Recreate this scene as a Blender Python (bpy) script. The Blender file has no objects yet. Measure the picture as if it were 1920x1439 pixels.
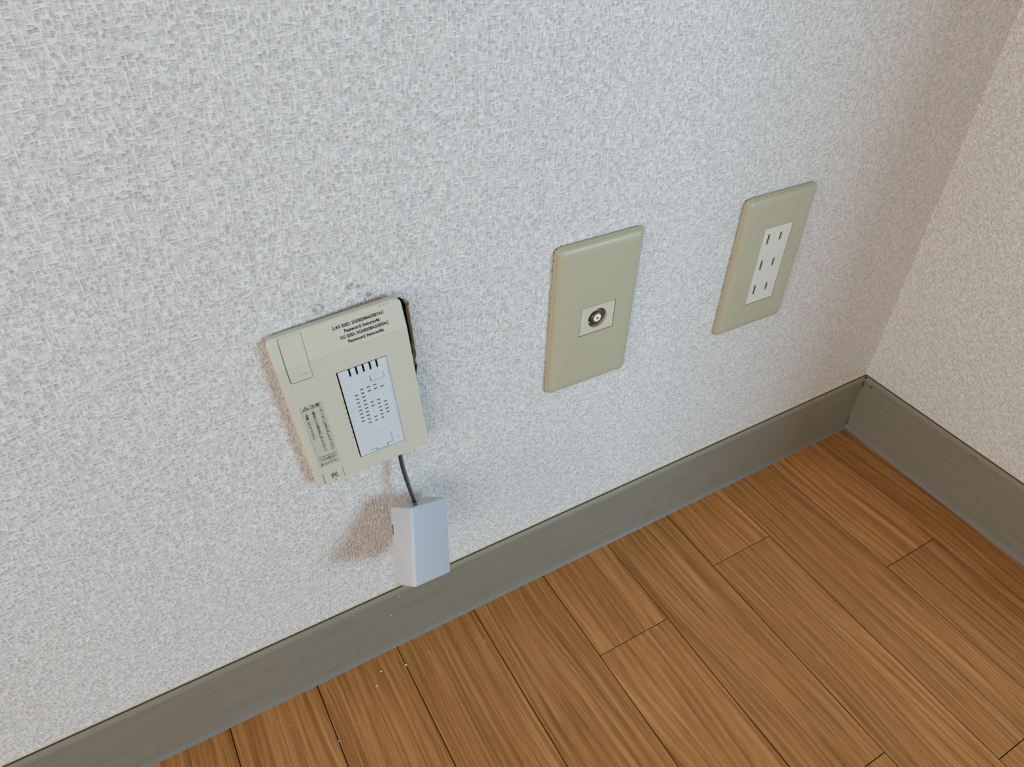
import bpy, bmesh, math, random
from mathutils import Vector, Matrix

random.seed(7)
S = 0.001                                   # all lengths below are in millimetres
scene = bpy.context.scene
col = scene.collection

# ------------------------------------------------------------------ camera
cam = bpy.data.cameras.new('camera')
cam.sensor_width = 36.0
cam.lens = 36.0 * 1394.515 / 1920.0
cam.clip_start = 0.01
cam.clip_end = 50
cam_ob = bpy.data.objects.new('camera', cam)
col.objects.link(cam_ob)
CR = Matrix(((0.867941, 0.316078, -0.383111), (-0.496536, 0.569964, -0.65467), (0.011433, 0.758443, 0.651639)))
cam_ob.matrix_world = Matrix.Translation(Vector((-674.388, -358.819, 615.253)) * S) @ CR.to_4x4()
scene.camera = cam_ob

# ------------------------------------------------------------------ light
world = bpy.data.worlds.new('room_light')
scene.world = world
world.use_nodes = True
wb = world.node_tree.nodes['Background']
wb.inputs[0].default_value = (1.0, 0.87, 0.74, 1)
wb.inputs[1].default_value = 0.36

def area(name, loc, target, sx, sy, power, color):
    l = bpy.data.lights.new(name, 'AREA')
    l.shape = 'RECTANGLE'
    l.size = sx
    l.size_y = sy
    l.energy = power
    l.color = color
    o = bpy.data.objects.new(name, l)
    o.location = loc
    o.rotation_euler = (Vector(target) - Vector(loc)).to_track_quat('-Z', 'Y').to_euler()
    col.objects.link(o)
    return o

# low glass door of the room, beyond the short pier on the right
area('glass_door_daylight', (0.50, -1.62, 0.60), (-0.45, 0, 0.22), 0.60, 0.5, 18.0, (0.48, 0.82, 1.06))
# wide soft fill light, unseen, added on the left to lift the right wall
area('left_fill_light', (-3.2, -1.8, 0.85), (-0.05, -0.2, 0.3), 3.2, 1.6, 54.0, (1.0, 0.93, 0.86))

vs = scene.view_settings
vs.view_transform = 'Standard'
vs.look = 'None'
vs.exposure = 0.0
vs.gamma = 1.0
vs.use_curve_mapping = False
scene.cycles.max_bounces = 6

# ------------------------------------------------------------------ materials
class NT:
    def __init__(self, name):
        self.m = bpy.data.materials.new(name)
        self.m.use_nodes = True
        self.t = self.m.node_tree
        self.b = self.t.nodes['Principled BSDF']
    def n(self, kind, **kw):
        x = self.t.nodes.new(kind)
        for k, v in kw.items():
            setattr(x, k, v)
        return x
    def l(self, a, b):
        self.t.links.new(a, b)
    def coord(self, scale, rnd=False):
        tc = self.n('ShaderNodeTexCoord')
        out = tc.outputs['Object']
        if rnd:
            oi = self.n('ShaderNodeObjectInfo')
            mm = self.n('ShaderNodeVectorMath', operation='SCALE')
            mm.inputs[0].default_value = (7.3, 3.1, 5.7)
            self.l(oi.outputs['Random'], mm.inputs['Scale'])
            ad = self.n('ShaderNodeVectorMath', operation='ADD')
            self.l(out, ad.inputs[0])
            self.l(mm.outputs[0], ad.inputs[1])
            out = ad.outputs[0]
        mp = self.n('ShaderNodeMapping')
        mp.inputs['Scale'].default_value = scale
        self.l(out, mp.inputs['Vector'])
        return mp.outputs[0]
    def noise(self, vec, scale=1.0, detail=2.0, rough=0.5, dist=0.0):
        x = self.n('ShaderNodeTexNoise')
        x.inputs['Scale'].default_value = scale
        x.inputs['Detail'].default_value = detail
        x.inputs['Roughness'].default_value = rough
        x.inputs['Distortion'].default_value = dist
        self.l(vec, x.inputs['Vector'])
        return x.outputs[0]
    def ramp(self, fac, stops):
        x = self.n('ShaderNodeValToRGB')
        e = x.color_ramp.elements
        while len(e) < len(stops):
            e.new(0.5)
        for i, (p, c) in enumerate(stops):
            e[i].position = p
            e[i].color = (c, c, c, 1) if isinstance(c, (int, float)) else (*c, 1)
        self.l(fac, x.inputs[0])
        return x.outputs[0]
    def math(self, op, a, b=None, clamp=False):
        x = self.n('ShaderNodeMath', operation=op)
        x.use_clamp = clamp
        for i, v in enumerate((a, b)):
            if v is None:
                continue
            if isinstance(v, (int, float)):
                x.inputs[i].default_value = v
            else:
                self.l(v, x.inputs[i])
        return x.outputs[0]
    def mix(self, fac, a, b, blend='MIX'):
        x = self.n('ShaderNodeMix', data_type='RGBA', blend_type=blend)
        for s, v in ((x.inputs[0], fac), (x.inputs[6], a), (x.inputs[7], b)):
            if isinstance(v, (int, float)):
                s.default_value = v
            elif isinstance(v, tuple):
                s.default_value = (*v, 1)
            else:
                self.l(v, s)
        return x.outputs[2]
    def bump(self, h, dist, strength=1.0):
        x = self.n('ShaderNodeBump')
        x.inputs['Distance'].default_value = dist
        x.inputs['Strength'].default_value = strength
        self.l(h, x.inputs['Height'])
        self.l(x.outputs[0], self.b.inputs['Normal'])

def plastic(name, c, rough=0.4, spec=0.5, grain=0.02, emit=None):
    k = NT(name)
    v = k.noise(k.coord((1, 1, 1)), 900, 3)
    col_ = k.mix(k.ramp(v, [(0.3, 0.0), (0.7, 1.0)]), tuple(x * (1 - grain) for x in c), tuple(min(1, x * (1 + grain)) for x in c))
    k.l(col_, k.b.inputs['Base Color'])
    k.b.inputs['Roughness'].default_value = rough
    k.b.inputs['Specular IOR Level'].default_value = spec
    k.bump(v, 0.00002, 0.3)
    if emit:
        k.b.inputs['Emission Color'].default_value = (*emit[0], 1)
        k.b.inputs['Emission Strength'].default_value = emit[1]
    return k.m

def wallpaper(name, axes):
    """woven vinyl wallpaper; axes = (index of the horizontal axis, z)"""
    k = NT(name)
    a = axes
    def sc(h, v):
        s = [1.0, 1.0, 1.0]
        s[a] = h
        s[2] = v
        return tuple(s)
    wob = k.noise(k.coord((60, 60, 60)), 1, 1)
    H = k.noise(k.coord(sc(190, 760)), 1, 1.5, 0.5, 0.25)
    V = k.noise(k.coord(sc(760, 190)), 1, 1.5, 0.5, 0.25)
    H = k.ramp(H, [(0.40, 0.0), (0.62, 1.0)])
    V = k.ramp(V, [(0.40, 0.0), (0.62, 1.0)])
    vo = k.n('ShaderNodeTexVoronoi', distance='CHEBYCHEV')
    vo.inputs['Scale'].default_value = 1.0
    vo.inputs['Randomness'].default_value = 0.85
    k.l(k.coord(sc(400, 430)), vo.inputs['Vector'])
    pit = k.ramp(vo.outputs['Distance'], [(0.10, 0.0), (0.42, 1.0)])
    sepc = k.n('ShaderNodeSeparateColor')
    k.l(vo.outputs['Color'], sepc.inputs[0])
    keep = k.ramp(sepc.outputs[0], [(0.25, 1.0), (0.65, 0.0)])
    pit = k.math('MAXIMUM', pit, keep)
    W = k.math('MULTIPLY', k.math('MAXIMUM', H, V), pit)
    W2 = k.math('MULTIPLY', k.math('ADD', H, V), 0.5)
    hgt = k.math('ADD', k.math('MULTIPLY', W, 0.5), k.math('ADD', k.math('MULTIPLY', W2, 0.2), k.math('MULTIPLY', pit, 0.3)))
    fine = k.noise(k.coord((1, 1, 1)), 1600, 2)
    hh = k.math('ADD', hgt, k.math('MULTIPLY', fine, 0.25))
    c = k.ramp(hgt, [(0.0, (0.50, 0.485, 0.49)), (0.5, (0.69, 0.685, 0.685)), (0.9, (0.79, 0.79, 0.785))])
    big = k.noise(k.coord((3, 3, 3)), 1, 2)
    c = k.mix(k.ramp(big, [(0.35, 0.0), (0.7, 0.5)]), c, (0.955, 0.945, 0.94), 'MULTIPLY')
    return k, c, hh

def finish_wall(k, c, hh):
    k.l(c, k.b.inputs['Base Color'])
    k.b.inputs['Roughness'].default_value = 0.62
    k.b.inputs['Specular IOR Level'].default_value = 0.35
    k.bump(hh, 0.00085, 1.0)
    return k.m

k, c, hh = wallpaper('wallpaper_left', 0)
# torn, browned spots in the paper above the network unit
tc = k.n('ShaderNodeTexCoord')
wn = k.n('ShaderNodeTexNoise')
wn.inputs['Scale'].default_value = 260
wn.inputs['Detail'].default_value = 3
k.l(tc.outputs['Object'], wn.inputs['Vector'])
mask = None
for (sx, sz, r) in ((-594, 368.5, 4.2), (-573.5, 377.5, 3.2), (-569.5, 376.0, 2.2), (-562.8, 369.0, 2.6), (-566, 366, 1.8)):
    d = k.n('ShaderNodeVectorMath', operation='DISTANCE')
    k.l(tc.outputs['Object'], d.inputs[0])
    d.inputs[1].default_value = (sx * S, 0, sz * S)
    f = k.math('SUBTRACT', 1.0, k.math('DIVIDE', d.outputs['Value'], r * S), True)
    mask = f if mask is None else k.math('MAXIMUM', mask, f)
mask = k.ramp(k.math('MULTIPLY', k.ramp(mask, [(0.0, 0.0), (0.35, 1.0)]), k.ramp(wn.outputs[0], [(0.42, 0.0), (0.56, 1.0)])), [(0, 0), (1, 0.85)])
c = k.mix(mask, c, (0.43, 0.34, 0.26))
M_wall = finish_wall(k, c, hh)
k, c, hh = wallpaper('wallpaper_right', 1)
M_wall_r = finish_wall(k, c, hh)

def wood():
    k = NT('oak_laminate')
    v = k.coord((1, 1, 1), True)
    warp = k.noise(k.coord((9, 1.6, 1), True), 1, 2)
    sep = k.n('ShaderNodeSeparateXYZ')
    k.l(v, sep.inputs[0])
    x = k.math('ADD', sep.outputs['X'], k.math('MULTIPLY', warp, 0.07))
    comb = k.n('ShaderNodeCombineXYZ')
    k.l(k.math('MULTIPLY', x, 230), comb.inputs[0])
    k.l(k.math('MULTIPLY', sep.outputs['Y'], 4.0), comb.inputs[1])
    rings = k.noise(comb.outputs[0], 1, 2.5, 0.55, 0.3)
    comb2 = k.n('ShaderNodeCombineXYZ')
    k.l(k.math('MULTIPLY', x, 640), comb2.inputs[0])
    k.l(k.math('MULTIPLY', sep.outputs['Y'], 14), comb2.inputs[1])
    pores = k.noise(comb2.outputs[0], 1, 3, 0.6)
    blot = k.noise(k.coord((14, 5, 1), True), 1, 3)
    fleck = k.noise(k.coord((420, 60, 1), True), 1, 2)
    base = k.ramp(rings, [(0.26, (0.26, 0.100, 0.025)), (0.46, (0.47, 0.202, 0.056)), (0.66, (0.66, 0.310, 0.104))])
    base = k.mix(k.ramp(pores, [(0.34, 0.60), (0.50, 0.0)]), base, (0.21, 0.085, 0.024))
    base = k.mix(k.ramp(pores, [(0.56, 0.0), (0.72, 0.38)]), base, (0.76, 0.47, 0.23))
    base = k.mix(k.ramp(fleck, [(0.70, 0.0), (0.78, 0.35)]), base, (0.76, 0.50, 0.28))
    base = k.mix(k.ramp(blot, [(0.3, 0.35), (0.7, 0.0)]), base, (0.33, 0.135, 0.036))
    oi = k.n('ShaderNodeObjectInfo')
    hv = k.n('ShaderNodeHueSaturation')
    k.l(base, hv.inputs['Color'])
    k.l(k.math('ADD', k.math('MULTIPLY', oi.outputs['Random'], 0.22), 0.90), hv.inputs['Value'])
    k.l(hv.outputs[0], k.b.inputs['Base Color'])
    k.l(k.math('ADD', k.math('MULTIPLY', pores, 0.12), 0.36), k.b.inputs['Roughness'])
    k.b.inputs['Specular IOR Level'].default_value = 0.32
    k.bump(pores, 0.00006, 0.5)
    return k.m
M_wood = wood()

def vinyl():
    k = NT('grey_vinyl_skirting')
    v = k.noise(k.coord((3, 3, 60)), 4, 4)
    c = k.ramp(v, [(0.3, (0.205, 0.192, 0.152)), (0.7, (0.238, 0.224, 0.182))])
    dirt = k.noise(k.coord((40, 40, 150)), 1, 5, 0.6)
    c = k.mix(k.ramp(dirt, [(0.66, 0.0), (0.78, 0.45)]), c, (0.12, 0.105, 0.085))
    scr = k.noise(k.coord((30, 30, 420)), 1, 2)
    c = k.mix(k.ramp(scr, [(0.70, 0.0), (0.80, 0.25)]), c, (0.33, 0.31, 0.27))
    k.l(c, k.b.inputs['Base Color'])
    k.b.inputs['Roughness'].default_value = 0.42
    k.b.inputs['Specular IOR Level'].default_value = 0.4
    k.bump(v, 0.0003, 0.25)
    return k.m
M_vinyl = vinyl()
M_vinyl_edge = plastic('vinyl_bevel', (0.245, 0.225, 0.175), 0.5, 0.3)
M_gap = plastic('skirting_gap_shade', (0.075, 0.062, 0.045), 0.8, grain=.3)  # dark tone standing in for the shaded gap above the skirting
M_toe = plastic('vinyl_toe', (0.215, 0.21, 0.19), 0.5, 0.3)
M_glue = plastic('cream_paper_edge', (0.72, 0.62, 0.44), 0.8, grain=0.15)
M_joint = plastic('floor_groove_brown', (0.055, 0.024, 0.010), 0.7)
M_dark = plastic('black_void', (0.006, 0.006, 0.007), 1.0, 0.0)  # flat black standing in for shade inside holes, gaps and slots
M_plate = plastic('beige_switch_plate', (0.455, 0.435, 0.32), 0.38, 0.4)
M_platehi = plastic('ivory_insert', (0.60, 0.575, 0.46), 0.35)
M_platew = plastic('white_socket_insert', (0.66, 0.66, 0.61), 0.35)
M_unit = plastic('ivory_unit_housing', (0.585, 0.59, 0.51), 0.38)
M_unit2 = plastic('label_recess_beige', (0.52, 0.52, 0.44), 0.5)
M_module = plastic('cool_white_module', (0.60, 0.67, 0.74), 0.35)
M_box = plastic('pale_grey_adapter', (0.53, 0.57, 0.62), 0.33)
M_boxdk = plastic('adapter_notch_shade', (0.16, 0.17, 0.17), 0.5)
M_cordl = plastic('grey_cord', (0.15, 0.155, 0.15), 0.35)
M_cordd = plastic('dark_cord', (0.03, 0.032, 0.035), 0.3)
M_ink = plastic('black_print', (0.010, 0.010, 0.012), 0.8, 0.1)
M_slot = plastic('slot_dark', (0.03, 0.028, 0.026), 0.8, 0.1)
M_metal = NT('dark_nickel')
M_metal.b.inputs['Metallic'].default_value = 0.85
M_metal.b.inputs['Roughness'].default_value = 0.3
mv = M_metal.noise(M_metal.coord((300, 300, 300)), 1, 3)
M_metal.l(M_metal.ramp(mv, [(0.3, (0.10, 0.09, 0.08)), (0.7, (0.26, 0.24, 0.21))]), M_metal.b.inputs['Base Color'])
M_metal = M_metal.m
M_led = plastic('green_led', (0.08, 0.5, 0.2), 0.3, emit=((0.10, 0.85, 0.30), 0.62))
M_crumb = plastic('white_crumb', (0.82, 0.80, 0.72), 0.8)
M_stone = plastic('grey_grit', (0.25, 0.26, 0.25), 0.8)
M_chip = plastic('brown_chip', (0.28, 0.17, 0.08), 0.8, grain=0.3)
M_gyp = plastic('torn_board_edge', (0.10, 0.07, 0.045), 0.9, grain=0.35)
M_paper = plastic('torn_paper', (0.62, 0.52, 0.40), 0.8, grain=0.2)

# ------------------------------------------------------------------ helpers
def link(name, me, mat, parent=None, mw=None, smooth=False):
    o = bpy.data.objects.new(name, me)
    if mat is not None and len(me.materials) == 0:
        me.materials.append(mat)
    col.objects.link(o)
    if smooth:
        for p in me.polygons:
            p.use_smooth = True
    if parent is not None:
        o.parent = parent
    if mw is not None:
        o.matrix_basis = mw
    return o

def bm_mesh(bm, name):
    bmesh.ops.recalc_face_normals(bm, faces=bm.faces)
    me = bpy.data.meshes.new(name)
    bm.to_mesh(me)
    bm.free()
    return me

def box(bm, x0, x1, y0, y1, z0, z1):
    vs_ = [bm.verts.new((x * S, y * S, z * S)) for x in (x0, x1) for y in (y0, y1) for z in (z0, z1)]
    for f in ((0, 1, 3, 2), (4, 6, 7, 5), (0, 4, 5, 1), (2, 3, 7, 6), (0, 2, 6, 4), (1, 5, 7, 3)):
        bm.faces.new([vs_[i] for i in f])
    return vs_

def box_me(name, *a, bevel=0, seg=2):
    bm = bmesh.new()
    box(bm, *a)
    if bevel:
        bmesh.ops.bevel(bm, geom=list(bm.edges), offset=bevel * S, segments=seg, profile=0.5, affect='EDGES')
    return bm_mesh(bm, name)

def rrect(x0, x1, z0, z1, r, seg=6):
    """rounded rectangle in the x-z plane, counter-clockwise"""
    pts = []
    r = max(min(r, (x1 - x0) / 2 - 0.01, (z1 - z0) / 2 - 0.01), 0.01)
    for cx, cz, a0 in ((x1 - r, z1 - r, 0), (x0 + r, z1 - r, 90), (x0 + r, z0 + r, 180), (x1 - r, z0 + r, 270)):
        for i in range(seg + 1):
            a = math.radians(a0 + 90 * i / seg)
            pts.append((cx + r * math.cos(a), cz + r * math.sin(a)))
    return pts

def loft(bm, rings, cap0=True, cap1=True):
    """rings = list of (points, y)"""
    prev = None
    first = None
    for pts, y in rings:
        cur = [bm.verts.new((x * S, y * S, z * S)) for x, z in pts]
        if prev:
            n = len(cur)
            for i in range(n):
                bm.faces.new((prev[i], prev[(i + 1) % n], cur[(i + 1) % n], cur[i]))
        else:
            first = cur
        prev = cur
    if cap0:
        bm.faces.new(first)
    if cap1:
        bm.faces.new(prev)

def disc_loft(bm, cx, cz, prof, n=32):
    """prof = list of (radius, y): a turned shape about the y axis, closed at both ends"""
    loft(bm, [([(cx + r * math.cos(2 * math.pi * i / n), cz + r * math.sin(2 * math.pi * i / n)) for i in range(n)], y) for r, y in prof])

def boolean_cut(me, cutter_bm, name='cut'):
    a = bpy.data.objects.new('tmp_a', me)
    cme = bm_mesh(cutter_bm, name)
    b = bpy.data.objects.new('tmp_b', cme)
    col.objects.link(a)
    col.objects.link(b)
    m = a.modifiers.new('b', 'BOOLEAN')
    m.operation = 'DIFFERENCE'
    m.object = b
    m.solver = 'EXACT'
    m.use_self = True
    dg = bpy.context.evaluated_depsgraph_get()
    dg.update()
    out = bpy.data.meshes.new_from_object(a.evaluated_get(dg))
    bpy.data.objects.remove(a)
    bpy.data.objects.remove(b)
    bpy.data.meshes.remove(cme)
    out.materials.clear()
    return out

def empty(name, label, cat, mw, group=None):
    o = bpy.data.objects.new(name, None)
    o.empty_display_size = 0.02
    col.objects.link(o)
    o.matrix_basis = mw
    o['label'] = label
    o['category'] = cat
    if group:
        o['group'] = group
    return o

def struct(o):
    o['kind'] = 'structure'
    return o

def text_me(body, width=None, height=None, bold=0.0, depth=0.05, spacing=1.0):
    """flat printed text as a mesh in the x-z plane facing -y, origin at its lower left, scaled to width (mm)"""
    cu = bpy.data.curves.new('txt', 'FONT')
    cu.body = body
    cu.size = 1.0
    cu.resolution_u = 2
    cu.offset = bold
    cu.space_character = spacing
    cu.fill_mode = 'FRONT'
    ob = bpy.data.objects.new('txt', cu)
    col.objects.link(ob)
    dg = bpy.context.evaluated_depsgraph_get()
    dg.update()
    me = bpy.data.meshes.new_from_object(ob.evaluated_get(dg))
    bpy.data.objects.remove(ob)
    me.materials.clear()
    xs = [v.co.x for v in me.vertices]
    ys = [v.co.y for v in me.vertices]
    x0, w, y0, h = min(xs), max(xs) - min(xs), min(ys), max(ys) - min(ys)
    kx = width / w if width else height / h
    kz = height / h if height else kx
    for v in me.vertices:
        v.co = Vector(((v.co.x - x0) * kx * S, -depth * S, (v.co.y - y0) * kz * S))
    return me

# ------------------------------------------------------------------ floor
TB = 4.0
floor = struct(link('floor', box_me('floor', -2600, 0, -2600, 0, -22, -2.2), M_joint))
joints = [0, -54.5, -125.5, -200, -276, -352, -429, -506, -583, -657, -731, -803]
while joints[-1] > -1500:
    joints.append(joints[-1] - 75.75)
butts = {1: [-164, -1073], 2: [-334, -1243], 3: [-78, -987], 4: [-284.5, -1193], 5: [-102, -1011]}
random.seed(11)
for i in range(len(joints) - 1):
    x1, x0 = joints[i], joints[i + 1]
    bs = butts.get(i)
    if bs is None:
        s0 = [-1300, 0, 0, 0, 0, 0, -520, -720, -430, -610, -390, -760][i] if i < 12 else random.uniform(-900, -120)
        bs = [s0, s0 - 909] if s0 > -1200 else [s0]
    ys = [-1.0] + [b for b in bs if b > -1480] + [-1500]
    for j in range(len(ys) - 1):
        ya, yb = ys[j], ys[j + 1]
        bm = bmesh.new()
        gx, gy = 0.42, 0.34
        cx, cy = (x0 + x1) / 2, (ya + yb) / 2
        hx, hy = (x1 - x0) / 2 - gx, (ya - yb) / 2 - gy
        top = [(-hx + .45, -hy + .35), (hx - .45, -hy + .35), (hx - .45, hy - .35), (-hx + .45, hy - .35)]
        low = [(-hx, -hy), (hx, -hy), (hx, hy), (-hx, hy)]
        T = [bm.verts.new((a * S, b * S, 0)) for a, b in top]
        U = [bm.verts.new((a * S, b * S, -0.5 * S)) for a, b in low]
        B = [bm.verts.new((a * S, b * S, -2.2 * S)) for a, b in low]
        bm.faces.new(T)
        bm.faces.new(B[::-1])
        for q in range(4):
            r = (q + 1) % 4
            bm.faces.new((T[q], U[q], U[r], T[r]))
            bm.faces.new((U[q], B[q], B[r], U[r]))
        link('floorboard', bm_mesh(bm, 'floorboard'), M_wood, floor, Matrix.Translation((cx * S, cy * S, 0)))
# plain boarded floor further out, past the single boards
bm = bmesh.new()
box(bm, -2600, joints[-1] - 1, -2600, -1, -2.2, 0)
box(bm, joints[-1] - 1, 0, -2600, -1501, -2.2, 0)
o = link('far_floorboards', bm_mesh(bm, 'far_floorboards'), M_wood, floor)
o['kind'] = 'stuff'

# ------------------------------------------------------------------ walls
hole = [(-566, 352), (-552, 358.5), (-544.7, 360.6), (-542.5, 358.6), (-541.0, 355.2), (-540.0, 352.8), (-540.2, 349.5), (-539.5, 345), (-539.7, 341), (-539.0, 336), (-539.0, 331), (-538.3, 325), (-538.6, 321), (-537.8, 315), (-538.9, 309), (-537.1, 304), (-538.2, 297), (-539.5, 288), (-566, 286)]
bm = bmesh.new()
outer = [(-2600, 0), (0, 0), (0, 2400), (-2600, 2400)]
ov = [bm.verts.new((x * S, 0, z * S)) for x, z in outer]
hv = [bm.verts.new((x * S, 0, z * S)) for x, z in hole]
ed = [bm.edges.new((ov[i], ov[(i + 1) % 4])) for i in range(4)]
ed += [bm.edges.new((hv[i], hv[(i + 1) % len(hv)])) for i in range(len(hv))]
bmesh.ops.triangle_fill(bm, use_beauty=True, use_dissolve=False, edges=ed)
ext = bmesh.ops.extrude_face_region(bm, geom=list(bm.faces))
for v in ext['geom']:
    if isinstance(v, bmesh.types.BMVert):
        v.co.y += 100 * S
me = bm_mesh(bm, 'wall_left')
wall = struct(link('wall_left', me, M_wall))
me.materials.append(M_gyp)
for p in me.polygons:
    cx, cz = p.center.x / S, p.center.z / S
    if -567 < cx < -537 and 285 < cz < 361 and p.center.y > 0.01 and abs(p.normal.y) < 0.5:
        p.material_index = 1
# a second shell in front hides nothing: paper flap and dark cavity inside the hole
link('hole_cavity', box_me('hole_cavity', -575, -530, 12, 98, 280, 366), M_dark, wall)
bm = bmesh.new()
edge = [(-542.5, 358.6), (-541.0, 355.2), (-540.0, 352.8), (-540.2, 349.5), (-539.5, 345), (-539.7, 341), (-539.0, 336), (-539.0, 331), (-538.3, 325), (-538.6, 321), (-537.8, 315), (-538.9, 309), (-537.1, 304)]
rr = random.Random(3)
pv = None
for n_, (x, z) in enumerate(edge):
    w = 0.35 + rr.random() * 0.5
    a = bm.verts.new(((x - w) * S, 1.2 * S, z * S))
    b = bm.verts.new(((x + 0.5) * S, -0.9 * S - rr.random() * 0.5 * S, (z + 0.3) * S))
    c_ = bm.verts.new(((x + 1.3 + rr.random() * .5) * S, -0.15 * S, z * S))
    if pv:
        bm.faces.new((pv[0], a, b, pv[1]))
        bm.faces.new((pv[1], b, c_, pv[2]))
    pv = (a, b, c_)
link('torn_paper_edge', bm_mesh(bm, 'torn_paper_edge'), M_paper, wall)
bm = bmesh.new()
pv = None
for t in range(9):
    a = math.radians(-100 + t * 30)
    p = (-540.6 + 1.5 * math.cos(a), 355.5 + 2.6 * math.sin(a))
    q = [bm.verts.new((p[0] * S, y * S, p[1] * S)) for y in (-0.3, -2.2)]
    if pv:
        bm.faces.new((pv[0], q[0], q[1], pv[1]))
    pv = q
fl = link('paper_curl', bm_mesh(bm, 'paper_curl'), M_glue, wall)
fl.modifiers.new('t', 'SOLIDIFY').thickness = 0.0003

wall_r = struct(link('wall_right', box_me('wall_right', 0, 120, -455, 0, 0, 2400), M_wall_r))

def baseboard(name, axis, length):
    prof = [(0.0, 78.9), (2.0, 78.7), (3.9, 76.4), (4.3, 74.6), (3.4, 73.9), (3.3, 40), (3.4, 6), (3.7, 3.2), (4.4, 1.3), (5.2, 0.5), (5.5, 0.05), (0.0, 0.05)]
    bm = bmesh.new()
    ends = (0.0, length)
    rows = []
    for e in ends:
        row = []
        for d, z in prof:
            m = d if e == 0.0 else 0.0
            if axis == 'x':
                row.append(bm.verts.new((-(e + m) * S, -d * S, z * S)))
            else:
                row.append(bm.verts.new((-d * S, -(e + m) * S, z * S)))
        rows.append(row)
    n = len(prof)
    for i in range(n):
        bm.faces.new((rows[0][i], rows[0][(i + 1) % n], rows[1][(i + 1) % n], rows[1][i]))
    bm.faces.new(rows[0])
    bm.faces.new(rows[1][::-1])
    me = bm_mesh(bm, name)
    me.materials.append(M_vinyl)
    me.materials.append(M_vinyl_edge)
    me.materials.append(M_toe)
    me.materials.append(M_gap)
    for p in me.polygons:
        z = p.center.z / S
        if z > 78.5 and p.normal.z > .5:
            p.material_index = 3
        elif z > 73.8 and abs(p.normal.x if axis == 'x' else p.normal.y) < 0.5:
            p.material_index = 1
        elif 0.1 < z < 5 and abs(p.normal.z) > 0.05:
            p.material_index = 2
    return struct(link(name, me, M_vinyl))
bb_l = baseboard('baseboard_left', 'x', 2600)
bb_r = baseboard('baseboard_right', 'y', 455)
# cut edge of the wallpaper above each skirting, with the dark gap under it
def paper_edge(name, axis, length, ext_=0.8, seed=1):
    bm = bmesh.new()
    rd = random.Random(seed)
    n = int(length / 7)
    pv = None
    for i in range(n + 1):
        e = length * i / n
        t = 80.1 + rd.random() * 0.9
        q = []
        for d, z in ((0.0, t), (ext_, t - 0.1), (ext_, 79.3), (0.0, 79.3)):
            q.append(bm.verts.new((-e * S, -d * S, z * S) if axis == 'x' else (-d * S, -e * S, z * S)))
        if pv:
            for k_ in range(4):
                bm.faces.new((pv[k_], pv[(k_ + 1) % 4], q[(k_ + 1) % 4], q[k_]))
        else:
            bm.faces.new(q)
        pv = q
    bm.faces.new(pv)
    return struct(link(name, bm_mesh(bm, name), M_glue))
paper_edge('trim_1', 'x', 2600)
paper_edge('trim_2', 'y', 455, 0.35, 4)
# dark sealing stains and chips of the corner
def blob_me(name, rx, ry, rz, seed):
    bm = bmesh.new()
    bmesh.ops.create_icosphere(bm, subdivisions=1, radius=1.0)
    rd = random.Random(seed)
    for v in bm.verts:
        s = 0.7 + rd.random() * 0.6
        v.co = Vector((v.co.x * rx * s, v.co.y * ry * s, v.co.z * rz * s)) * S
    return bm_mesh(bm, name)
for nm, m_, loc, r, par in (('paint_chip', M_chip, (-4.0, -141.5, 73.0), (0.5, 4.2, 1.2), bb_r), ('nail_mark', M_slot, (-3.3, -13.5, 70.3), (0.35, 1.5, 1.1), bb_r),
                            ('joint_stain', M_slot, (-4.2, -4.2, 68.0), (0.45, 0.45, 5.5), bb_r), ('joint_stain', M_slot, (-3.7, -3.7, 78.0), (1.6, 1.6, 0.6), bb_r),
                            ('joint_stain', M_slot, (-3.6, -3.6, 12.0), (0.5, 0.5, 9.0), bb_r)):
    link(nm, blob_me(nm, *r, 5), m_, par, Matrix.Translation(Vector(loc) * S))
for loc in ((-613.7, -4.2, 72.5), (-593.3, -3.5, 55.2), (-502.6, -4.4, 70.5), (-583, -3.5, 48), (-574, -4.2, 71)):
    link('plaster_speck', blob_me('plaster_speck', .5, .35, .6, int(-loc[0])), M_crumb, bb_l, Matrix.Translation(Vector(loc) * S))

# ------------------------------------------------------------------ wall plates
def plate_rings(w, h):
    hw, hh_ = w / 2, h / 2
    def rg(i, r):
        return rrect(-hw + i, hw - i, -hh_ + i, hh_ - i, r, 7)
    return [(rg(0.4, 4.6), -0.2), (rg(0, 5), -0.9), (rg(0, 5), -2.7), (rg(0.15, 4.9), -3.0), (rg(0.75, 4.4), -3.05), (rg(0.8, 4.4), -3.5),
            (rg(1.5, 4.0), -4.6), (rg(2.8, 3.4), -5.5), (rg(4.8, 3), -6.05), (rg(8, 2.5), -6.3)]

def make_plate(name, label, cx, cz, w, h, rot_deg, ins):
    mw = Matrix.Translation(Vector((cx, 0, cz)) * S) @ Matrix.Rotation(math.radians(rot_deg), 4, 'Y')
    root = empty(name, label, 'wall plate' if 'aerial' in name else 'power outlet', mw)
    bm = bmesh.new()
    loft(bm, plate_rings(w, h))
    me = bm_mesh(bm, 'cover_plate')
    cut = bmesh.new()
    x0, x1, z0, z1 = ins
    box(cut, x0 - .3, x1 + .75, -9, -3.6, z0 - .75, z1 + .3)
    me = boolean_cut(me, cut)
    o = link('cover_plate', me, M_plate, root)
    for p in me.polygons:
        p.use_smooth = True
    try:
        me.set_sharp_from_angle(angle=math.radians(28))
    except Exception:
        pass
    link('wall_gap', box_me('wall_gap', -w / 2 + 1.2, w / 2 - 1.2, -0.5, 0.3, -h / 2 + 1.2, h / 2 - 1.2), M_slot, root)
    link('insert_well', box_me('insert_well', x0 - .25, x1 + .7, -3.75, -3.61, z0 - .7, z1 + .25), M_dark, root)
    return root

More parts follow.
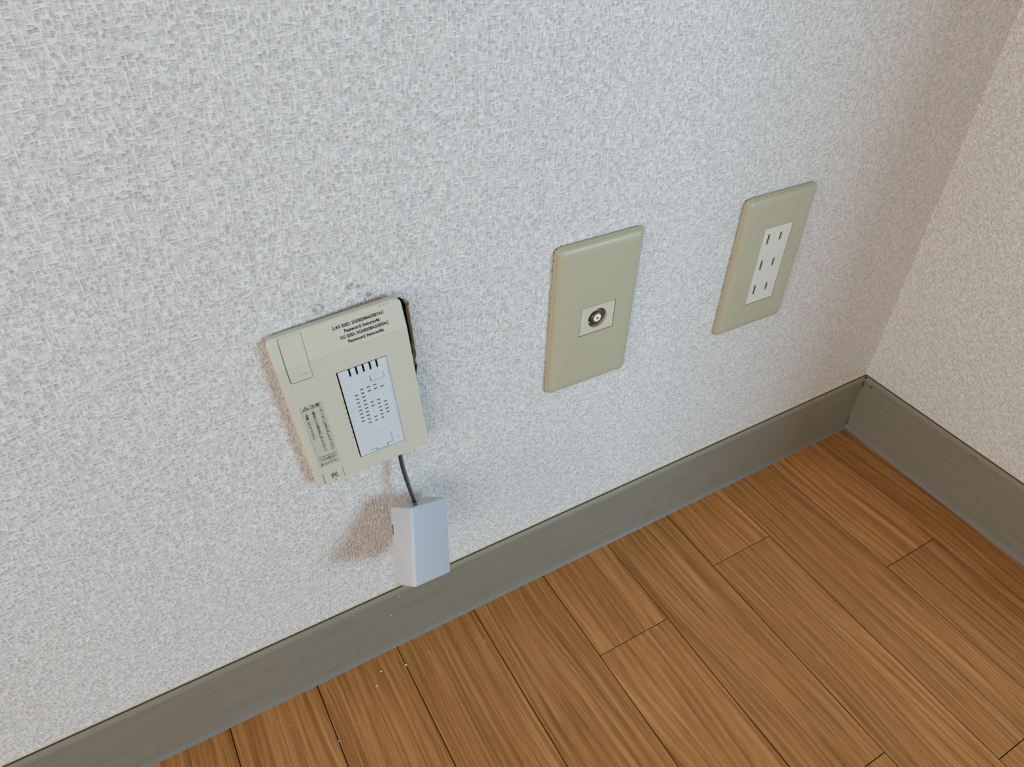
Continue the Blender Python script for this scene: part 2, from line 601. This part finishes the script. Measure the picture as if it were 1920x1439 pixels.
# aerial (TV) outlet
ins = (-12.9, 16.3, -13.6, 9.9)
tv = make_plate('aerial_outlet', 'blank beige wall plate with one round metal aerial socket, between the other two wall fittings', -398.3, 299.7, 73.2, 126.6, 1.0, ins)
cx, cz = 1.5, -1.4
bm = bmesh.new()
loft(bm, [(rrect(ins[0], ins[1], ins[2], ins[3], .3, 2), -3.7), (rrect(ins[0], ins[1], ins[2], ins[3], .3, 2), -6.35), (rrect(ins[0] + .3, ins[1] - .3, ins[2] + .3, ins[3] - .3, .3, 2), -6.6)])
me = bm_mesh(bm, 'socket_insert')
cut = bmesh.new()
disc_loft(cut, cx, cz, [(8.3, -8), (8.3, -3.9)], 40)
me = boolean_cut(me, cut)
ins_o = link('socket_insert', me, M_platehi, tv)
bm = bmesh.new()
disc_loft(bm, cx, cz, [(8.28, -3.85), (8.28, -3.95), (7.9, -4.0), (5.4, -4.2)], 40)
link('recess_floor', bm_mesh(bm, 'recess_floor'), M_metal, ins_o, smooth=False)
bm = bmesh.new()
disc_loft(bm, cx, cz, [(6.3, -4.0), (6.2, -4.5), (5.2, -4.8), (5.1, -5.9), (4.7, -6.4), (3.5, -6.6), (3.4, -6.2)], 36)
link('threaded_barrel', bm_mesh(bm, 'threaded_barrel'), M_metal, tv)
bm = bmesh.new()
disc_loft(bm, cx, cz, [(3.3, -6.0), (3.3, -6.6), (3.0, -6.8)], 30)
wd = link('white_core', bm_mesh(bm, 'white_core'), M_crumb, tv)
bm = bmesh.new()
disc_loft(bm, cx - .1, cz, [(0.8, -6.7), (0.8, -6.9)], 14)
link('pin_hole', bm_mesh(bm, 'pin_hole'), M_dark, wd)
bm = bmesh.new()
disc_loft(bm, cx - 2.2, cz - 6.9, [(0.7, -4.0), (0.7, -4.6), (.4, -4.8)], 10)
link('contact_screw', bm_mesh(bm, 'contact_screw'), M_metal, tv)
bm = bmesh.new()
box(bm, cx - 8.2, cx - 6.2, -6.3, -4.0, cz - 2.6, cz - 1.9)
link('locating_key', bm_mesh(bm, 'locating_key'), M_platehi, tv)

# triple power outlet
ins = (-12.6, 17.3, -36.7, 34.7)
pw = make_plate('power_outlet', 'beige wall plate with three white two-slot mains sockets, nearest the room corner', -227.1, 293.7, 75.4, 126.4, 0.9, ins)
bm = bmesh.new()
loft(bm, [(rrect(ins[0], ins[1], ins[2], ins[3], .3, 2), -3.7), (rrect(ins[0], ins[1], ins[2], ins[3], .3, 2), -6.35), (rrect(ins[0] + .3, ins[1] - .3, ins[2] + .3, ins[3] - .3, .3, 2), -6.6)])
me = bm_mesh(bm, 'socket_insert')
cut = bmesh.new()
slots = []
for i, zc in enumerate((24.3, 0.4, -23.4)):
    for xc, hgt, w in ((-6.3, 8.9, 2.5), (7.2, 7.2, 2.5)):
        slots.append((xc, zc, w, hgt))
cut2 = bmesh.new()
for (xc, zc, w, h_) in slots:
    dx = 1.2
    loft(cut2, [(rrect(xc - 1.9, xc + 5.4, zc - h_ / 2 - 1.6, zc + h_ / 2 + 1.7, 2.6, 4), -7.5), (rrect(xc - 1.9, xc + 5.4, zc - h_ / 2 - 1.6, zc + h_ / 2 + 1.7, 2.6, 4), -6.25)])
me = boolean_cut(me, cut2)
for (xc, zc, w, h_) in slots:
    box(cut, xc - w / 2, xc + w / 2, -8, -3.9, zc - h_ / 2, zc + h_ / 2)
me = boolean_cut(me, cut)
ins_o = link('socket_insert', me, M_platew, pw)
for (xc, zc, w, h_) in slots:
    link('blade_slot', box_me('blade_slot', xc - w / 2 + .02, xc + w / 2 - .02, -5.2, -3.95, zc - h_ / 2 + .02, zc + h_ / 2 - .02), M_slot, ins_o)

# ------------------------------------------------------------------ network unit on the left
DR = Matrix(((0.99586, 0.04675, -0.078), (-0.04726, 0.99887, -0.00481), (0.07768, 0.00848, 0.99694)))
DM = Matrix.Translation(Vector((-582.84, -8.97, 301.66)) * S) @ DR.to_4x4() @ Matrix.Scale(1.0146, 4)
unit = empty('network_outlet', 'wide ivory wall unit with printed network text, vented module and green light, slightly crooked', 'wall unit', DM)
RIDGE = 41.8
def door_poly(l, r, b, t, rad):
    k_ = 0.045
    out = [p for p in rrect(l, r, b, t, rad, 3) if p[1] < RIDGE]
    # left and right sides lean slightly above the ridge line
    return [(r + (t - RIDGE) * k_, t), (l + (t - RIDGE) * k_, t), (l, RIDGE)] + out + [(r, RIDGE)]
def slope(z):
    return max(0.0, (z - RIDGE)) * 0.21
def shear_lid(me, front_only=None):
    """lid part above the ridge leans back towards the wall"""
    bm = bmesh.new()
    bm.from_mesh(me)
    geom = list(bm.verts) + list(bm.edges) + list(bm.faces)
    bmesh.ops.bisect_plane(bm, geom=geom, plane_co=(0, 0, RIDGE * S), plane_no=(0, 0, 1))
    for v in bm.verts:
        if v.co.y < 6.0 * S:
            v.co.y += slope(v.co.z / S) * S * min(1.0, (6.0 - v.co.y / S) / 8.5)
    bmesh.ops.recalc_face_normals(bm, faces=bm.faces)
    out = bpy.data.meshes.new(me.name)
    bm.to_mesh(out)
    bm.free()
    return out
bm = bmesh.new()
loft(bm, [(rrect(-39.2, 38.4, -59.8, 61.3, 3.5, 6), 6.3), (rrect(-39.8, 39.3, -61.3, 61.6, 4, 6), 2.5), (rrect(-40.3, 39.75, -61.1, 61.5, 4, 6), -0.6),
          (rrect(-39.9, 39.65, -60.9, 61.1, 3.8, 6), -1.5), (rrect(-38.8, 39.4, -60.6, 60.4, 3.4, 6), -2.3), (rrect(-38.0, 39.1, -60.3, 59.9, 3.0, 6), -2.5)])
me = bm_mesh(bm, 'housing')
cut = bmesh.new()
box(cut, -8.2, 23.35, -9, 2.5, -48.3, 27.0)                       # module opening
loft(cut, [(door_poly(-34.55, -20.85, 30.0, 66, 1.6), -9), (door_poly(-34.55, -20.85, 30.0, 66, 1.6), -1.3)])   # door recess
loft(cut, [(rrect(-34.5, -20.9, -43.7, 10.9, 1.2, 3), -9), (rrect(-34.5, -20.9, -43.7, 10.9, 1.2, 3), -2.2)])     # label recess
box(cut, -34.7, -20.9, -9, -1.4, -66, -49.9)                       # tab recess
box(cut, 25.9, 32.2, -9, -1.6, 60.1, 60.6)                         # slit near the top
for i in range(8):                                                 # finger notches beside the module
    zc = 2.5 - 4.33 * i
    loft(cut, [(rrect(-9.4, -7.6, zc - 1.0, zc + 1.0, .9, 4), -9), (rrect(-9.4, -7.6, zc - 1.0, zc + 1.0, .9, 4), -1.9)])
me = boolean_cut(me, cut)
me.name = 'housing'
me = shear_lid(me)
housing = link('housing', me, M_unit, unit)

def lid_piece(name, poly, y0, y1, mat, parent, ch=0.25):
    bm = bmesh.new()
    cx_ = sum(p[0] for p in poly) / len(poly)
    cz_ = sum(p[1] for p in poly) / len(poly)
    inner = [(x - ch * (1 if x > cx_ else -1), z - ch * (1 if z > cz_ else -1) * (0 if abs(z - RIDGE) < .01 else 1)) for x, z in poly]
    loft(bm, [(poly, y0), (poly, y1 + ch), (inner, y1)])
    return link(name, shear_lid(bm_mesh(bm, name)), mat, parent)
door = lid_piece('switch_door', door_poly(-33.95, -21.0, 30.25, 60.4, 1.4), -1.2, -2.45, M_unit, unit)
tm = text_me('COSMO', 8.6, bold=0.01, depth=0)
t_o = link('embossed_lettering', tm, M_unit, door, Matrix.Translation(Vector((-30.9, -2.52, 33.9)) * S))
t_o.modifiers.new('s', 'SOLIDIFY').thickness = 0.00015
lid_piece('bottom_tab', rrect(-34.25, -21.15, -60.5, -50.15, .5, 2), -1.3, -2.4, M_unit, unit)
link('tab_mark', box_me('tab_mark', -27.6, -27.2, -2.5, -2.35, -60.3, -58.4), M_slot, unit)
for i in range(9):
    pass
bm = bmesh.new()
for i in range(10):
    a0, a1 = math.radians(20 + i * 14), math.radians(34 + i * 14)
    p = [(-.15 + r * math.cos(a), -60.0 + r * math.sin(a)) for a in (a0, a1) for r in (1.9, 2.15)]
    v = [bm.verts.new((x * S, -2.53 * S, z * S)) for x, z in p]
    bm.faces.new((v[0], v[1], v[3], v[2]))
link('moulded_arc', bm_mesh(bm, 'moulded_arc'), M_unit2, unit)
link('screw_dimple', blob_me('screw_dimple', .35, .15, .3, 9), M_slot, unit, Matrix.Translation(Vector((.6, -2.5, -58.2)) * S))

# print on the lid (the two-dimensional code is left out)
ang = math.atan(0.15)
link('ridge_highlight_rib', box_me('ridge_highlight_rib', -20.5, 38.2, -2.68, -2.4, RIDGE - .45, RIDGE + .3, bevel=.12), M_unit, unit)  # thin raised rib added to give the highlight along the bend
def lid_text(body, x0, z0, w, h, bold=0.03):
    me = text_me(body, w, h, bold, 0)
    for v in me.vertices:
        z = v.co.z / S + z0
        v.co = Vector((v.co.x + x0 * S, (-2.57 + slope(z)) * S, z * S))
    link('printed_text', me, M_ink, unit)
lid_text('2.4G SSID: 2G58208A35B7AC', -2.9, 55.2, 31.2, 2.1)
lid_text('Password: hwucvu4x', 3.3, 51.65, 21.8, 2.2)
lid_text('5G SSID: 5G58208A35B7AC', 0.0, 48.2, 29.5, 2.1)
lid_text('Password: hwucvu4x', 3.8, 44.7, 22.0, 2.2)

# caution label
lab = link('caution_label', box_me('caution_label', -34.3, -21.1, -2.26, -2.18, -43.5, 10.7), M_unit2, unit)
def label_mesh(me, x0, z0, mat=M_ink):
    return link('printed_text', me, mat, lab, Matrix.Translation(Vector((x0, -2.3, z0)) * S))
bm = bmesh.new()
tri = [(-33.4, 7.0), (-28.9, 7.0), (-31.15, 10.1)]
tin = [(-32.5, 7.5), (-29.8, 7.5), (-31.15, 9.35)]
A_ = [bm.verts.new((x * S, -2.3 * S, z * S)) for x, z in tri]
B_ = [bm.verts.new((x * S, -2.3 * S, z * S)) for x, z in tin]
for i in range(3):
    j = (i + 1) % 3
    bm.faces.new((A_[i], A_[j], B_[j], B_[i]))
for x0, x1, z0, z1 in ((-31.3, -31.0, 8.1, 8.9), (-31.3, -31.0, 7.65, 7.9)):
    v = [bm.verts.new((x * S, -2.3 * S, z * S)) for x, z in ((x0, z0), (x1, z0), (x1, z1), (x0, z1))]
    bm.faces.new(v)
link('warning_triangle', bm_mesh(bm, 'warning_triangle'), M_ink, lab)
label_mesh(text_me('注意', 6.3, 3.1, 0.012, 0), -28.7, 6.9)
def column(s, xc, z_top, z_bot, wch=1.95):
    n = len(s)
    p = (z_top - z_bot) / n
    ms = bmesh.new()
    for i, ch in enumerate(s):
        if ch == ' ':
            continue
        me = text_me(ch, None, 1.0, 0.018, 0)
        # natural proportions: scale one em to the pitch
        hs = [v.co.z for v in me.vertices]
        wsx = [v.co.x for v in me.vertices]
        small = ch in '・、。'
        th = p * (0.3 if small else 0.84)
        tw = wch * (0.3 if small else 0.14 if ch == 'ー' else 0.92)
        kz = th * S / max(max(hs) - min(hs), 1e-9)
        kx = tw * S / max(max(wsx) - min(wsx), 1e-9)
        zc = z_top - p * (i + 0.5)
        base = len(ms.verts)
        for v in me.vertices:
            v.co = Vector(((v.co.x - min(wsx)) * kx + (xc - tw / 2) * S, 0, (v.co.z - min(hs)) * kz + (zc - th / 2) * S))
        ms.from_mesh(me)
        bpy.data.meshes.remove(me)
    out = bpy.data.meshes.new('printed_text')
    ms.to_mesh(out)
    ms.free()
    label_mesh(out, 0, 0)
column('・カバーを外したまま使用しないでください。', -22.9, 6.4, -33.8)
column('・電源部分に水や異物を絶対に差し込んだり入れ', -27.6, 5.9, -31.0)
column('感電しないでください。', -31.9, 3.9, -20.4)
label_mesh(box_me('rule_line', -33.4, -21.9, -0.02, 0, -35.4, -35.0), 0, 0)
label_mesh(text_me('プラグを根元まで', 11.2, 3.0, 0.012, 0), -33.3, -39.3)
label_mesh(text_me('差し込んで下さい', 11.2, 3.0, 0.012, 0), -33.3, -43.1)
me = text_me('光', 5.0, 5.0, 0.012, 0)
link('printed_text', me, M_ink, unit, Matrix.Translation(Vector((-29.9, -2.5, -56.9)) * S))

# vented module
bm = bmesh.new()
X0, X1, Z0, Z1 = -7.35, 23.2, -47.95, 26.55
loft(bm, [(rrect(X0, X1, Z0, Z1, .6, 3), -2.4), (rrect(X0, X1, Z0, Z1, .6, 3), -2.45), (rrect(X0 + .9, X1 - .7, Z0 + .5, Z1 - 2.2, .5, 3), -2.95)])
me = bm_mesh(bm, 'vented_module')
cut = bmesh.new()
def vent(xc, zc, w=2.25, h=0.98, tilt=0):
    loft(cut, [(rrect(xc - w / 2, xc + w / 2, zc - h / 2, zc + h / 2, .36, 3), -5), (rrect(xc - w / 2, xc + w / 2, zc - h / 2, zc + h / 2, .36, 3), 0.2)])
P = 3.23
for n_, zz in ((0.0, [5.02 - P * i for i in range(8)]), (4.0, [8.32 - P * i for i in range(10)]),
               (8.3, [8.36, 5.1, -4.55, -7.8, -17.46, -20.7]), (12.5, [8.44, 5.2] + [-4.5 - 3.22 * i for i in range(6)]),
               (16.65, [5.24, -7.68, -10.9, -14.1, -17.35])):
    for z in zz:
        vent(n_, z)
for i in range(5):
    xc = -.45 + 4.28 * i
    loft(cut, [(rrect(xc - .55, xc + .65, 20.9, 30, .5, 3), -5), (rrect(xc - .55, xc + .65, 20.9, 30, .5, 3), 0.2)])
# button opening, seam of the lower latch, reset hole
box(cut, 10.55, 19.55, -5, 0.2, 11.95, 16.7)
for x0, x1, z0, z1 in ((-.5, 4.0, -45.1, -44.6), (3.6, 4.1, -46.8, -44.61), (4.11, 11.6, -46.8, -46.35), (11.2, 11.7, -46.34, -44.0), (11.71, 15.5, -44.45, -43.95)):
    box(cut, x0, x1, -5, 0.2, z0, z1)
disc_loft(cut, 19.5, -42.3, [(.42, -5), (.42, .2)], 12)
box(cut, 15.05, 15.55, -5, -2.55, -43.9, -35.2)
box(cut, 12.2, 13.2, -5, -2.6, -37.3, -36.9)
me = boolean_cut(me, cut)
cut = bmesh.new()
for i in range(8):
    for xc, z0, w in ((X1 - 1.5, 2.8, 1.9), (X0 + 2.0, 2.5, 2.7)):
        zc = z0 - (4.28 if xc > 0 else 4.34) * i
        loft(cut, [(rrect(xc - w / 2, xc + w / 2, zc - .85, zc + .85, .8, 4), -5), (rrect(xc - w / 2 + .3, xc + w / 2 - .5, zc - .35, zc + .45, .3, 4), -2.55)])
me = boolean_cut(me, cut)
module = link('vented_module', me, M_module, unit)
link('dark_interior', box_me('dark_interior', X0 + .15, X1 - .15, -2.39, 0.9, Z0 + .15, Z1 - .15), M_dark, module)
link('module_gap', box_me('module_gap', -8.1, 23.3, 2.2, 2.4, -48.2, 26.9), M_dark, unit)
link('push_button', box_me('push_button', 10.95, 19.4, -2.85, -2.38, 12.1, 16.45, bevel=.2), M_module, module)
bm = bmesh.new()
disc_loft(bm, 1.86, 14.2, [(.88, -2.9), (.88, -3.0), (.6, -3.12)], 20)
link('status_light', bm_mesh(bm, 'status_light'), M_led, module)
tm = text_me('Aerospatic', 17.0, 3.6, 0.0, 0)
t_o = link('embossed_lettering', tm, M_module, module, Matrix.Translation(Vector((-1.2, -2.96, -31.6)) * S))
t_o.modifiers.new('s', 'SOLIDIFY').thickness = 0.00022
t_o.modifiers['s'].offset = 0

# ------------------------------------------------------------------ hanging adapter
BR = Matrix(((0.79079, -0.55244, 0.26355), (0.32672, 0.74509, 0.58146), (-0.51759, -0.3737, 0.7697)))
BM = Matrix.Translation(Vector((-578.4, -65.0, 164.9)) * S) @ BR.to_4x4()
adp = empty('power_adapter', 'small pale grey adapter box hanging by a short cord under the network unit', 'adapter', BM)
W_, D_, H_ = 42.5, 19.7, 56.8
me = box_me('casing', 0, W_, 0, D_, 0, H_, bevel=1.7, seg=4)
cut = bmesh.new()
box(cut, -2, 0.7, 17.5, 18.35, 36.2, 43.6)
loft(cut, [([(13.5, 14.6), (20.2, 12.5), (27.5, 11.8), (20.2, 14.4)], 0), ([(13.5, 14.6), (20.2, 12.5), (27.5, 11.8), (20.2, 14.4)], 1)])
cut.free()
cut = bmesh.new()
box(cut, -2, 0.7, 17.4, 18.3, 36.2, 43.6)
box(cut, 14.5, 26.5, 12.6, 14.4, H_ - 3, H_ + 2)
me = boolean_cut(me, cut)
casing = link('casing', me, M_box, adp)
for p in me.polygons:
    p.use_smooth = True
try:
    me.set_sharp_from_angle(angle=math.radians(35))
except Exception:
    pass
link('cord_slot', box_me('cord_slot', 14.7, 26.3, 12.7, 14.3, H_ - 2.9, H_ - 1.0), M_dark, casing)
link('latch_slot', box_me('latch_slot', 0.25, .65, 17.45, 18.25, 36.3, 43.5), M_dark, casing)
bm = bmesh.new()
poly = [(17.8, 12.6), (21.6, 12.6), (9.0, 1.2), (3.6, 1.2)]
v0 = [bm.verts.new((x * S, y * S, (H_ + .06) * S)) for x, y in poly]
v1 = [bm.verts.new((x * S, y * S, (H_ - .4) * S)) for x, y in poly]
bm.faces.new(v0)
bm.faces.new(v1[::-1])
for i in range(4):
    bm.faces.new((v0[i], v0[(i + 1) % 4], v1[(i + 1) % 4], v1[i]))
link('cord_notch_shade', bm_mesh(bm, 'cord_notch_shade'), M_boxdk, casing)  # flat dark patch painted in for the shade of the notch

def tube(name, pts, r, mat, parent, inv):
    cu = bpy.data.curves.new(name, 'CURVE')
    cu.dimensions = '3D'
    cu.bevel_depth = r * S
    cu.bevel_resolution = 3
    cu.use_fill_caps = True
    sp = cu.splines.new('NURBS')
    sp.points.add(len(pts) - 1)
    for p, c_ in zip(sp.points, pts):
        p.co = (*(inv @ (Vector(c_) * S)), 1)
    sp.use_endpoint_u = True
    sp.order_u = 4
    sp.resolution_u = 6
    ob = bpy.data.objects.new('tmp', cu)
    col.objects.link(ob)
    dg = bpy.context.evaluated_depsgraph_get()
    dg.update()
    me = bpy.data.meshes.new_from_object(ob.evaluated_get(dg))
    bpy.data.objects.remove(ob)
    me.materials.clear()
    return link(name, me, mat, parent, smooth=True)
BI = BM.inverted()
path = [(-560, -9.0, 252), (-559.7, -9.6, 244), (-559.6, -10.6, 234), (-559.2, -12.0, 226), (-558.4, -14.5, 216.5), (-557.6, -18, 207.5), (-556.2, -18.5, 199), (-555.0, -15.3, 193.0), (-554.6, -14.6, 191.5)]
def off(dx, dy, dz=0, pinch=0.5):
    n = len(path)
    return [(x + dx * (1 - (1 - pinch) * (i / (n - 1)) ** 3), y + dy * (1 - (1 - pinch) * (i / (n - 1)) ** 3), z + dz) for i, (x, y, z) in enumerate(path)]
cord = tube('cord', off(0.95, .3), 0.95, M_cordl, adp, BI)
tube('cord_strand', off(-0.75, -.3), 0.85, M_cordd, cord, BI)

# ------------------------------------------------------------------ crumbs on the floor
crumbs = [(-582.9, -25.5), (-604.2, -20.4), (-612.4, -30.8), (-592.5, -35.0), (-560.1, -24.6), (-561.1, -12.1), (-573.9, -42.4), (-551.3, -65.3),
          (-625.0, -54.6), (-637.9, -53.5), (-632.8, -63.1), (-511.3, -38.4), (-516.8, -33.8), (-409.0, -146.0), (-371.3, -22.8), (-687.3, -27.4), (-695.0, -18.5)]
big = {0: 1.25, 1: 1.0, 2: 1.1, 11: .9, 12: .7, 13: .6}
crumb_labels = [
    'largest white crumb, lying on the board joint below the hanging adapter',
    'second largest white crumb, left of the board joint below the adapter',
    'white crumb just below the second largest one, left of the board joint',
    'faint speck between the two large crumbs and the board joint',
    'tiny speck near the skirting, right of the joint below the adapter',
    'topmost tiny speck against the skirting, straight below the adapter',
    'tiny speck just right of the largest crumb',
    'slim speck alone in the middle of the board right of the adapter joint',
    'upper of three specks near the bottom of the photo, left of centre',
    'leftmost of three specks near the bottom of the photo, left of centre',
    'lowest of three specks near the bottom of the photo, left of centre',
    'white crumb beside the dark board joint, right one of the pair near the skirting',
    'smaller left one of the pair of crumbs near the skirting',
    'single pale speck on the short-ended board in the middle of the floor',
    'single speck against the skirting below the blank aerial plate',
    'right one of two faint specks on the leftmost floorboards',
    'left one of two faint specks on the leftmost floorboards']
cm = blob_me('crumb', 1, 1, 1, 21)
rd = random.Random(5)
for i, (x, y) in enumerate(crumbs):
    s = big.get(i, .5)
    o = link('crumb', cm, M_crumb, None, Matrix.Translation(Vector((x, y, s * .38)) * S) @ Matrix.Rotation(rd.random() * 6, 4, 'Z') @ Matrix.Diagonal((s * .62, s, s * .45, 1)))
    o['label'] = crumb_labels[i]
    o['category'] = 'crumb'
    o['group'] = 'white crumbs scattered on the floor'
o = link('grit', blob_me('grit', 1.7, 1.3, .8, 8), M_stone, None, Matrix.Translation(Vector((-656.1, -59.9, .75)) * S))
o['label'] = 'small grey lump of grit on the floor, larger and darker than the white crumbs'
o['category'] = 'grit'
